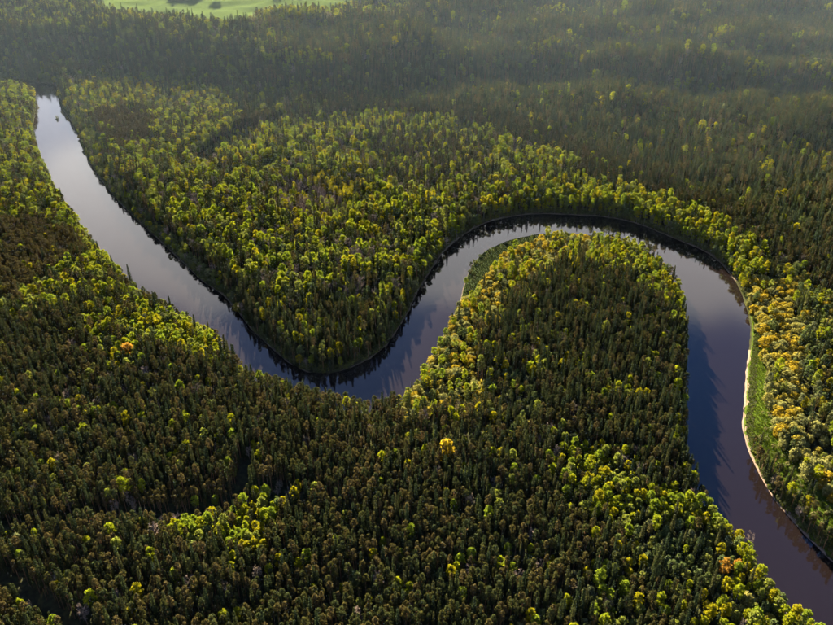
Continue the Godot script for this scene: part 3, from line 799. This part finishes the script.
	for k in range(woods.size() - 1, -1, -1):
		var poly: PackedVector2Array = woods[k][1]
		var lo := poly[0]
		var hi := poly[0]
		for p in poly:
			lo = lo.min(p)
			hi = hi.max(p)
		for j in range(maxi(0, int((lo.y - Z0) / STEP)), mini(NZ, int((hi.y - Z0) / STEP) + 2)):
			for i in range(maxi(0, int((lo.x - X0) / STEP)), mini(NX, int((hi.x - X0) / STEP) + 2)):
				if Geometry2D.is_point_in_polygon(Vector2(X0 + i * STEP, Z0 + j * STEP), poly):
					which[j * NX + i] = k
	# candidates on a shaken grid, kept where nothing stands too near
	var cells_wide := int(NX * STEP)
	var cells_deep := int(NZ * STEP)
	var taken := PackedByteArray()
	taken.resize(cells_wide * cells_deep)
	var rng := RandomNumberGenerator.new()
	rng.seed = 77
	for ride in RIDES:
		for p in along(ride, 2.0):
			for b in range(-5, 6):
				for a in range(-5, 6):
					if a * a + b * b < 28:
						taken[(int(p.y - Z0) + b) * cells_wide + int(p.x - X0) + a] = 1
	for spot in [Vector2(19, -377), Vector2(-218, -488), Vector2(166, -287), Vector2(174, -290), Vector2(-257, -613)]:     # kept for the trees that stand out
		for b in range(-5, 6):
			for a in range(-5, 6):
				if a * a + b * b < 20:
					taken[(int(spot.y - Z0) + b) * cells_wide + int(spot.x - X0) + a] = 1
	var trees := []
	for kind in order:
		trees.append([])
	var pitch := 2.0
	var rows := int(cells_deep / pitch)
	for turn in 9:
		for jj in range(turn / 3, rows, 3):
			var zz := Z0 + jj * pitch
			if zz > -185.0 or zz < -2300.0:
				continue
			var half := 0.56 * (182.0 + 0.8536 * -zz) + 45.0
			for ii in range(int((-half - X0) / pitch) / 3 * 3 + turn % 3, int((half - X0) / pitch), 3):
				var x := X0 + ii * pitch + rng.randf_range(-0.95, 0.95)
				var z := zz + rng.randf_range(-0.95, 0.95)
				var ci := int(x - X0)
				var cj := int(z - Z0)
				if ci < 6 or cj < 6 or ci > cells_wide - 7 or cj > cells_deep - 7 or taken[cj * cells_wide + ci]:
					continue
				var bank := sample(bank_grid, x, z)
				if bank < 1.3:
					continue
				var wx := x + lumps.get_noise_2d(x, z + 500.0) * 9.0
				var wz := z + lumps.get_noise_2d(x + 500.0, z) * 9.0
				var gi := clampi(int((wx - X0) / STEP + 0.5), 0, NX - 1)
				var gj := clampi(int((wz - Z0) / STEP + 0.5), 0, NZ - 1)
				var zone := which[gj * NX + gi]
				var wood := "near"
				if zone < 255:
					wood = woods[zone][0]
				elif beyond_foot(x, z) > 5.0:
					wood = "hill"
				var here := which[clampi(int((z - Z0) / STEP + 0.5), 0, NZ - 1) * NX + clampi(int((x - X0) / STEP + 0.5), 0, NX - 1)]
				if wood == "none" or (here < 255 and woods[here][0] == "none"):
					continue
				var mix: Array = mixes[wood]
				var roll := rng.randf()
				var flock: float = mix[8]
				var flocking := lerpf(1.0, clampf(lumps.get_noise_2d(x * 1.3, z * 1.3) * 4.5 + 0.75, 0.05, 2.6), flock)
				var total := 0.0
				for k in 6:
					total += mix[k] * (flocking if k == 2 else 1.0)
				roll *= total
				var kind := 0
				while kind < 5 and roll > mix[kind] * (flocking if kind == 2 else 1.0):
					roll -= mix[kind] * (flocking if kind == 2 else 1.0)
					kind += 1
				var form: Dictionary = kinds[order[kind]]
				var size: float = rng.randf_range(0.7, 1.22)
				var aged := smoothstep(850.0, 1450.0, -z)     # the woods on the far plateau are older: broader crowns, wider apart
				var space: float = form.space * mix[6] * lerpf(1.0, size, 0.6) * (1.0 + 0.38 * aged)
				var reach := int(ceil(space))
				for b in range(-reach, reach + 1):
					for a in range(-reach, reach + 1):
						if a * a + b * b < space * space:
							taken[clampi(cj + b, 0, cells_deep - 1) * cells_wide + clampi(ci + a, 0, cells_wide - 1)] = 1
				var high: float = mix[7] * lerpf(1.0, size, 0.7) * rng.randf_range(0.92, 1.08)
				high *= 1.0 + 0.12 * aged
				var wide: float = size * lerpf(1.0, mix[7], 0.5) * (1.0 + 0.4 * aged)
				if bank < 12.0:
					high *= lerpf(0.7, 1.0, bank / 12.0)
				var y := sample(height_grid, x, z) - 0.15
				var tint := rng.randi() % int(form.tints.size())
				if wood == "brown_pine" or wood == "young_pine":
					tint = [2, 4][rng.randi() % 2] if kind == 0 else tint
				if wood == "hill" or wood == "slope_mix":
					wide *= rng.randf_range(0.95, 1.45)
					high *= rng.randf_range(0.72, 1.18)
				if (wood == "birch_wood" or wood == "birch_half") and kind > 1:
					wide *= 1.22
					if kind == 2:
						tint = [0, 2, 2, 4, 4, 0, 1, 3][rng.randi() % 8]
				if kind == 4:
					wide *= 1.25
				if wood == "gold_patch" and kind == 2:
					tint = 3
				trees[kind].append([Vector3(x, y, z), rng.randi() % 5, rng.randf() * TAU, wide, high, tint, zone, wood])
	# bushes along the water's edge, too many and too low to count
	var low := PackedFloat32Array()
	var edge := along(RIVER, 1.6)
	for k in edge.size() - 1:
		var d := (edge[k + 1] - edge[k]).normalized()
		for e in 2:
			var q := edge[k] + Vector2(-d.y, d.x) * rng.randf_range(1.6, 9.0)
			var at := clampi(int((q.y - Z0) / STEP + 0.5), 0, NZ - 1) * NX + clampi(int((q.x - X0) / STEP + 0.5), 0, NX - 1)
			if (which[at] < 255 and woods[which[at]][0] == "none") or sample(bank_grid, q.x, q.y) < 1.2:
				continue
			var c: Color = kinds.alder.tints[rng.randi() % 4] * rng.randf_range(0.6, 1.0)
			var s := rng.randf_range(0.9, 2.0)
			put_copy(low, Vector3(q.x, sample(height_grid, q.x, q.y) - 0.1, q.y), rng.randf() * TAU, s * 1.1, s, c)
	var bushes := copies_of("undergrowth", kinds.shrub.variants[2].both, low)
	bushes.set_meta("kind", "stuff")
	bushes.set_meta("category", "undergrowth")
	bushes.set_meta("label", "low dull green bushes along the wooded river banks")
	add_child(bushes)
	# the nearest of each kind are trees of their own, the others make up the forest
	var called := ["pine_tree", "spruce_tree", "birch_tree", "alder_tree", "willow_tree", "bare_tree"]
	for kind in 6:
		var form: Dictionary = kinds[order[kind]]
		var ranked := []
		for k in trees[kind].size():
			var t: Array = trees[kind][k]
			var top: Vector3 = t[0] + Vector3(0, form.variants[0].tall * t[4] * 0.9, 0)
			var s := seen_at(top)
			if absf(s.x) < 0.985 and absf(s.y) < 0.985:
				ranked.append([s.z / t[3], k])
		ranked.sort()
		var own := {}
		for r in ranked.slice(0, 300):
			own[r[1]] = true
		var masses := {}
		for k in trees[kind].size():
			var t: Array = trees[kind][k]
			if own.has(k):
				var words := describe(kind, t)
				grow(order[kind], called[kind], t[0], t[1], t[2], t[3], t[4], form.paints[t[5]], words, "single %ss nearest the camera" % called[kind].replace("_", " "))
				continue
			var where := 0 if beyond_foot(t[0].x, t[0].z) > 5.0 else 1 if on_near_side(t[0]) else 2
			var key: int = where * 5 + t[1]
			if not masses.has(key):
				masses[key] = PackedFloat32Array()
			var tint: Color = form.tints[t[5]] * rng.randf_range(0.85, 1.15)
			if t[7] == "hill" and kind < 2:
				tint = Color(tint.r * 1.5, tint.g * 1.55, tint.b * 1.6)     # hill conifers brightened in their colour, standing in for sunlit crowns
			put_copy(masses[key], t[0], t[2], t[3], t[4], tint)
		for where in 3:
			var mass: Node3D = null
			for k in 5:
				if masses.has(where * 5 + k):
					if mass == null:
						mass = Node3D.new()
						mass.name = numbered(called[kind].replace("_tree", "_forest"))
						mass.set_meta("kind", "stuff")
						mass.set_meta("category", "forest")
						mass.set_meta("label", "%s of the forest %s" % [["dark olive pines", "dark green spruces", "bright yellow-green birches", "dull green alders", "pale olive willows", "grey-brown leafless trees"][kind], ["on the hills beyond the river valley", "on the near bank and the wooded peninsula at right", "on the far bank inside the river bends"][where]])
						add_child(mass)
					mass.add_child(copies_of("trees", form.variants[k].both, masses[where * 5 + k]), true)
		print(called[kind], " ", trees[kind].size(), " masses ", masses.size())


func on_near_side(p: Vector3) -> bool:   # the land that the camera stands over: left bank, foreground and the right peninsula
	return Geometry2D.is_point_in_polygon(Vector2(p.x, p.z), NEAR_LAND)


func describe(kind: int, t: Array) -> String:
	var s := seen_at(t[0] + Vector3(0, 14, 0))
	var places := {
		"willow_fringe": "on the sunlit edge of the wooded peninsula", "birch_edge": "in the bright edge row beside the river", "peninsula": "in the conifer stand on the wooded peninsula", "alder_dark": "in the shaded hollow by the lower river",
		"birch_dense": "in a dense bright clump among conifers", "birch_bank": "on the near bank, bottom right corner", "birch_mix": "in the mixed wood left of the lower river", "willow_bank": "in the golden row behind the grass strip",
		"shrub_bank": "on the grass strip of the outer bank", "alder_bank": "behind the golden willow row at the right edge", "birch_band": "in the bright band above the river's far bend", "alder_bank2": "on the dim bank along the left river reach",
		"tip": "at the dark spit between the river bends", "bare_patch": "in the grey leafless patch of the middle wood", "birch_wood": "in the bright wood inside the left bend", "brown_pine": "in the brownish stand at the left edge",
		"young_pine": "in the low stand above the lower left ride", "spruce_edge": "along the near edge of the left river reach", "birch_half": "in the mixed wood near the left river reach", "birch_clump": "in the bright clumps of the left bank wood", "bare_patch2": "in the clearing beside the lower birch clump",
	}
	var place: String = places.get(t[7], "")
	if place == "":
		var corner := int(clampf((s.x + 1.0) * 3.5, 0.0, 6.0))
		place = ["in the forest at the bottom left corner", "in the forest below the ride at lower left", "in the forest below the lower left birch clump", "in the forest at the bottom middle", "in the forest below the lone golden tree", "in the forest left of the lower river", "in the forest at the bottom right"][corner] if s.y < -0.45 else ["at the left edge beside the river reach", "on the left bank below the birch clumps", "below the dark spit between the bends", "below the middle river bend", "on the neck of the wooded peninsula", "on the right side of the peninsula", "behind the right river bank"][corner]
	if t[7] == "birch_dense":
		var at: Vector3 = t[0]
		place = "in the bright clump by the left river reach" if at.x < -140.0 else "in the lower left bright clump" if at.x < 0.0 else "in the bright row beside the lower river" if at.x > 135.0 or at.z > -325.0 else "in the bright clump above the lower hollow"
	if t[7] == "birch_wood":
		var at: Vector3 = t[0]
		place = "%s %s of the bright middle wood" % ["in the upper" if at.z < -820.0 else "in the middle" if at.z < -680.0 else "in the lower", "left" if at.x < -130.0 else "centre" if at.x < -30.0 else "right"]
	if t[7] == "willow_fringe":
		var at: Vector3 = t[0]
		place = "on the peninsula's sunlit edge, %s" % ("beside the meadow tip" if at.z < -640.0 else "below the meadow" if at.z < -520.0 else "where the bend begins" if at.z < -450.0 else "at its lower end")
	if t[7] == "willow_bank":
		var at: Vector3 = t[0]
		place = "in the golden row behind the grass strip, %s" % ("upper end" if at.z < -540.0 else "middle" if at.z < -440.0 else "lower end")
	var build := "slender " if t[4] / t[3] > 1.16 else "squat " if t[4] / t[3] < 0.92 else ""
	var size := "tall " if t[4] > 1.06 else "low " if t[4] < 0.82 else ""
	var tone: String = [["olive", "dark green", "brownish", "blackish green", "reddish brown"], ["dark green", "green", "olive", "blackish green"], ["yellow-green", "lemon-yellow", "fresh green", "golden yellow", "dull yellow-green"], ["dull green", "grass-green", "grey-green", "yellowish green"], ["golden olive", "pale olive", "amber", "greyish olive"], ["grey-brown", "brown", "pinkish grey"]][kind][t[5]]
	return size + build + tone + " " + ["pine", "spruce", "birch", "alder", "round willow", "leafless tree"][kind] + " " + place


func special_trees() -> void:
	var gold := leaf_paint(Color(0.20, 0.14, 0.008), 1.0)
	var rust := leaf_paint(Color(0.20, 0.105, 0.014), 1.0)
	single("willow", "willow_tree", Vector2(19, -377), 1, 1.6, 2.2, gold, "round golden tree standing alone among dark conifers in the middle foreground")
	single("willow", "willow_tree", Vector2(-218, -488), 2, 1.4, 2.0, rust, "orange-brown round tree below the bright birch clump on the left bank")
	single("birch", "birch_tree", Vector2(166, -287), 0, 1.3, 1.05, rust, "tall orange-gold tree, larger of two near the bottom right river bank")
	single("birch", "birch_tree", Vector2(174, -290), 3, 0.9, 0.85, rust, "small orange-gold tree, right of the larger one near the bottom right bank")
	single("spruce", "spruce_tree", Vector2(-257, -613), 2, 1.25, 1.1, kinds.spruce.paints[0], "tall pointed spruce standing out against the left river reach")
	single("bare", "bare_tree", Vector2(190, -312), 2, 0.8, 0.95, kinds.bare.paints[2], "pale leafless tree leaning over the lower right river reach")
	# a low islet with bushes in the upper left reach
	var st := SurfaceTool.new()
	st.begin(Mesh.PRIMITIVE_TRIANGLES)
	var rng := RandomNumberGenerator.new()
	rng.seed = 6
	var rim := []
	for k in 14:
		var a := TAU * k / 14.0
		var r := rng.randf_range(0.8, 1.2)
		rim.append([Vector3(cos(a) * 3.2 * r, -1.0, sin(a) * 5.5 * r), Vector3(cos(a) * 2.0 * r, 0.45, sin(a) * 3.8 * r)])
	for k in 14:
		var p: Array = rim[k]
		var q: Array = rim[(k + 1) % 14]
		for v in [p[0], p[1], q[0], q[0], p[1], q[1], p[1], Vector3(0, 0.9, 0), q[1]]:
			st.add_vertex(v)
	st.generate_normals()
	var islet := structure("islet", st.commit(), mottled(Color(0.05, 0.045, 0.02), Color(0.09, 0.10, 0.03), 9.0, 51), "tiny islet in the upper left river reach")
	islet.position = Vector3(-521, 0, -1111)
	var where := [[Vector3(-521.5, 0.5, -1113), 1.5, 2.1, "taller bush on the tiny islet in the upper left river reach"], [Vector3(-519.5, 0.3, -1109), 1.2, 1.5, "lower bush on the near end of the tiny river islet"]]
	for b in where:
		grow("shrub", "shrub", b[0], 1, 0.5, b[1], b[2], kinds.shrub.paints[0], b[3])
	# low shrubs scattered over the grass strip
	var p := along(RIVER.slice(0, 12), 1.0)
	var spots := []
	for k in 420:
		var i := rng.randi() % (p.size() - 1)
		var d := (p[i + 1] - p[i]).normalized()
		var near := clampf(1.0 - float(i) / p.size(), 0.0, 1.0)
		var off := rng.randf_range(6.0 if near > 0.45 else 12.0, 30.0)
		var q := p[i] + Vector2(-d.y, d.x) * off
		var free := true
		for s in spots:
			if q.distance_to(s) < 2.4:
				free = false
		if free and spots.size() < 170 and lumps.get_noise_2d(q.x * 2.0, q.y * 2.0) + off * 0.02 > 0.25:
			spots.append(q)
			var size := rng.randf_range(0.6, 1.4)
			var look := "low" if size < 0.85 else "mid-sized" if size < 1.15 else "large"
			grow("shrub", "shrub", Vector3(q.x, sample(height_grid, q.x, q.y) - 0.05, q.y), rng.randi() % 5, rng.randf() * TAU, size, size * rng.randf_range(0.8, 1.1), kinds.shrub.paints[rng.randi() % 3], "%s pale green shrub on the sunlit grass strip of the outer bank" % look, "shrubs on the grass strip")
	# a clump of trees standing in the field
	var blush := leaf_paint(Color(0.26, 0.19, 0.12), 0.9)
	var clump_of := ["leftmost of the pinkish trees standing in the pale field", "second from left of the pinkish trees in the pale field", "tallest of the pinkish trees standing in the pale field", "second from right of the pinkish trees in the field", "rightmost of the pinkish trees standing in the pale field", "front tree of the pinkish clump in the pale field"]
	for k in 6:
		var at: Vector2 = Vector2(-432, -1786) + [Vector2(-9, 0), Vector2(-4, -6), Vector2(1, 0), Vector2(6, -4), Vector2(11, 1), Vector2(2, 8)][k]
		single("alder" if k % 2 else "birch", "alder_tree" if k % 2 else "birch_tree", at, k % 5, 1.6, [1.3, 1.4, 1.7, 1.5, 1.3, 1.1][k], blush, clump_of[k])


func single(kind: String, called: String, at: Vector2, variant: int, wide: float, high: float, crown_paint: Material, label: String) -> void:
	grow(kind, called, Vector3(at.x, sample(height_grid, at.x, at.y) - 0.1, at.y), variant, 1.0, wide, high, crown_paint, label)
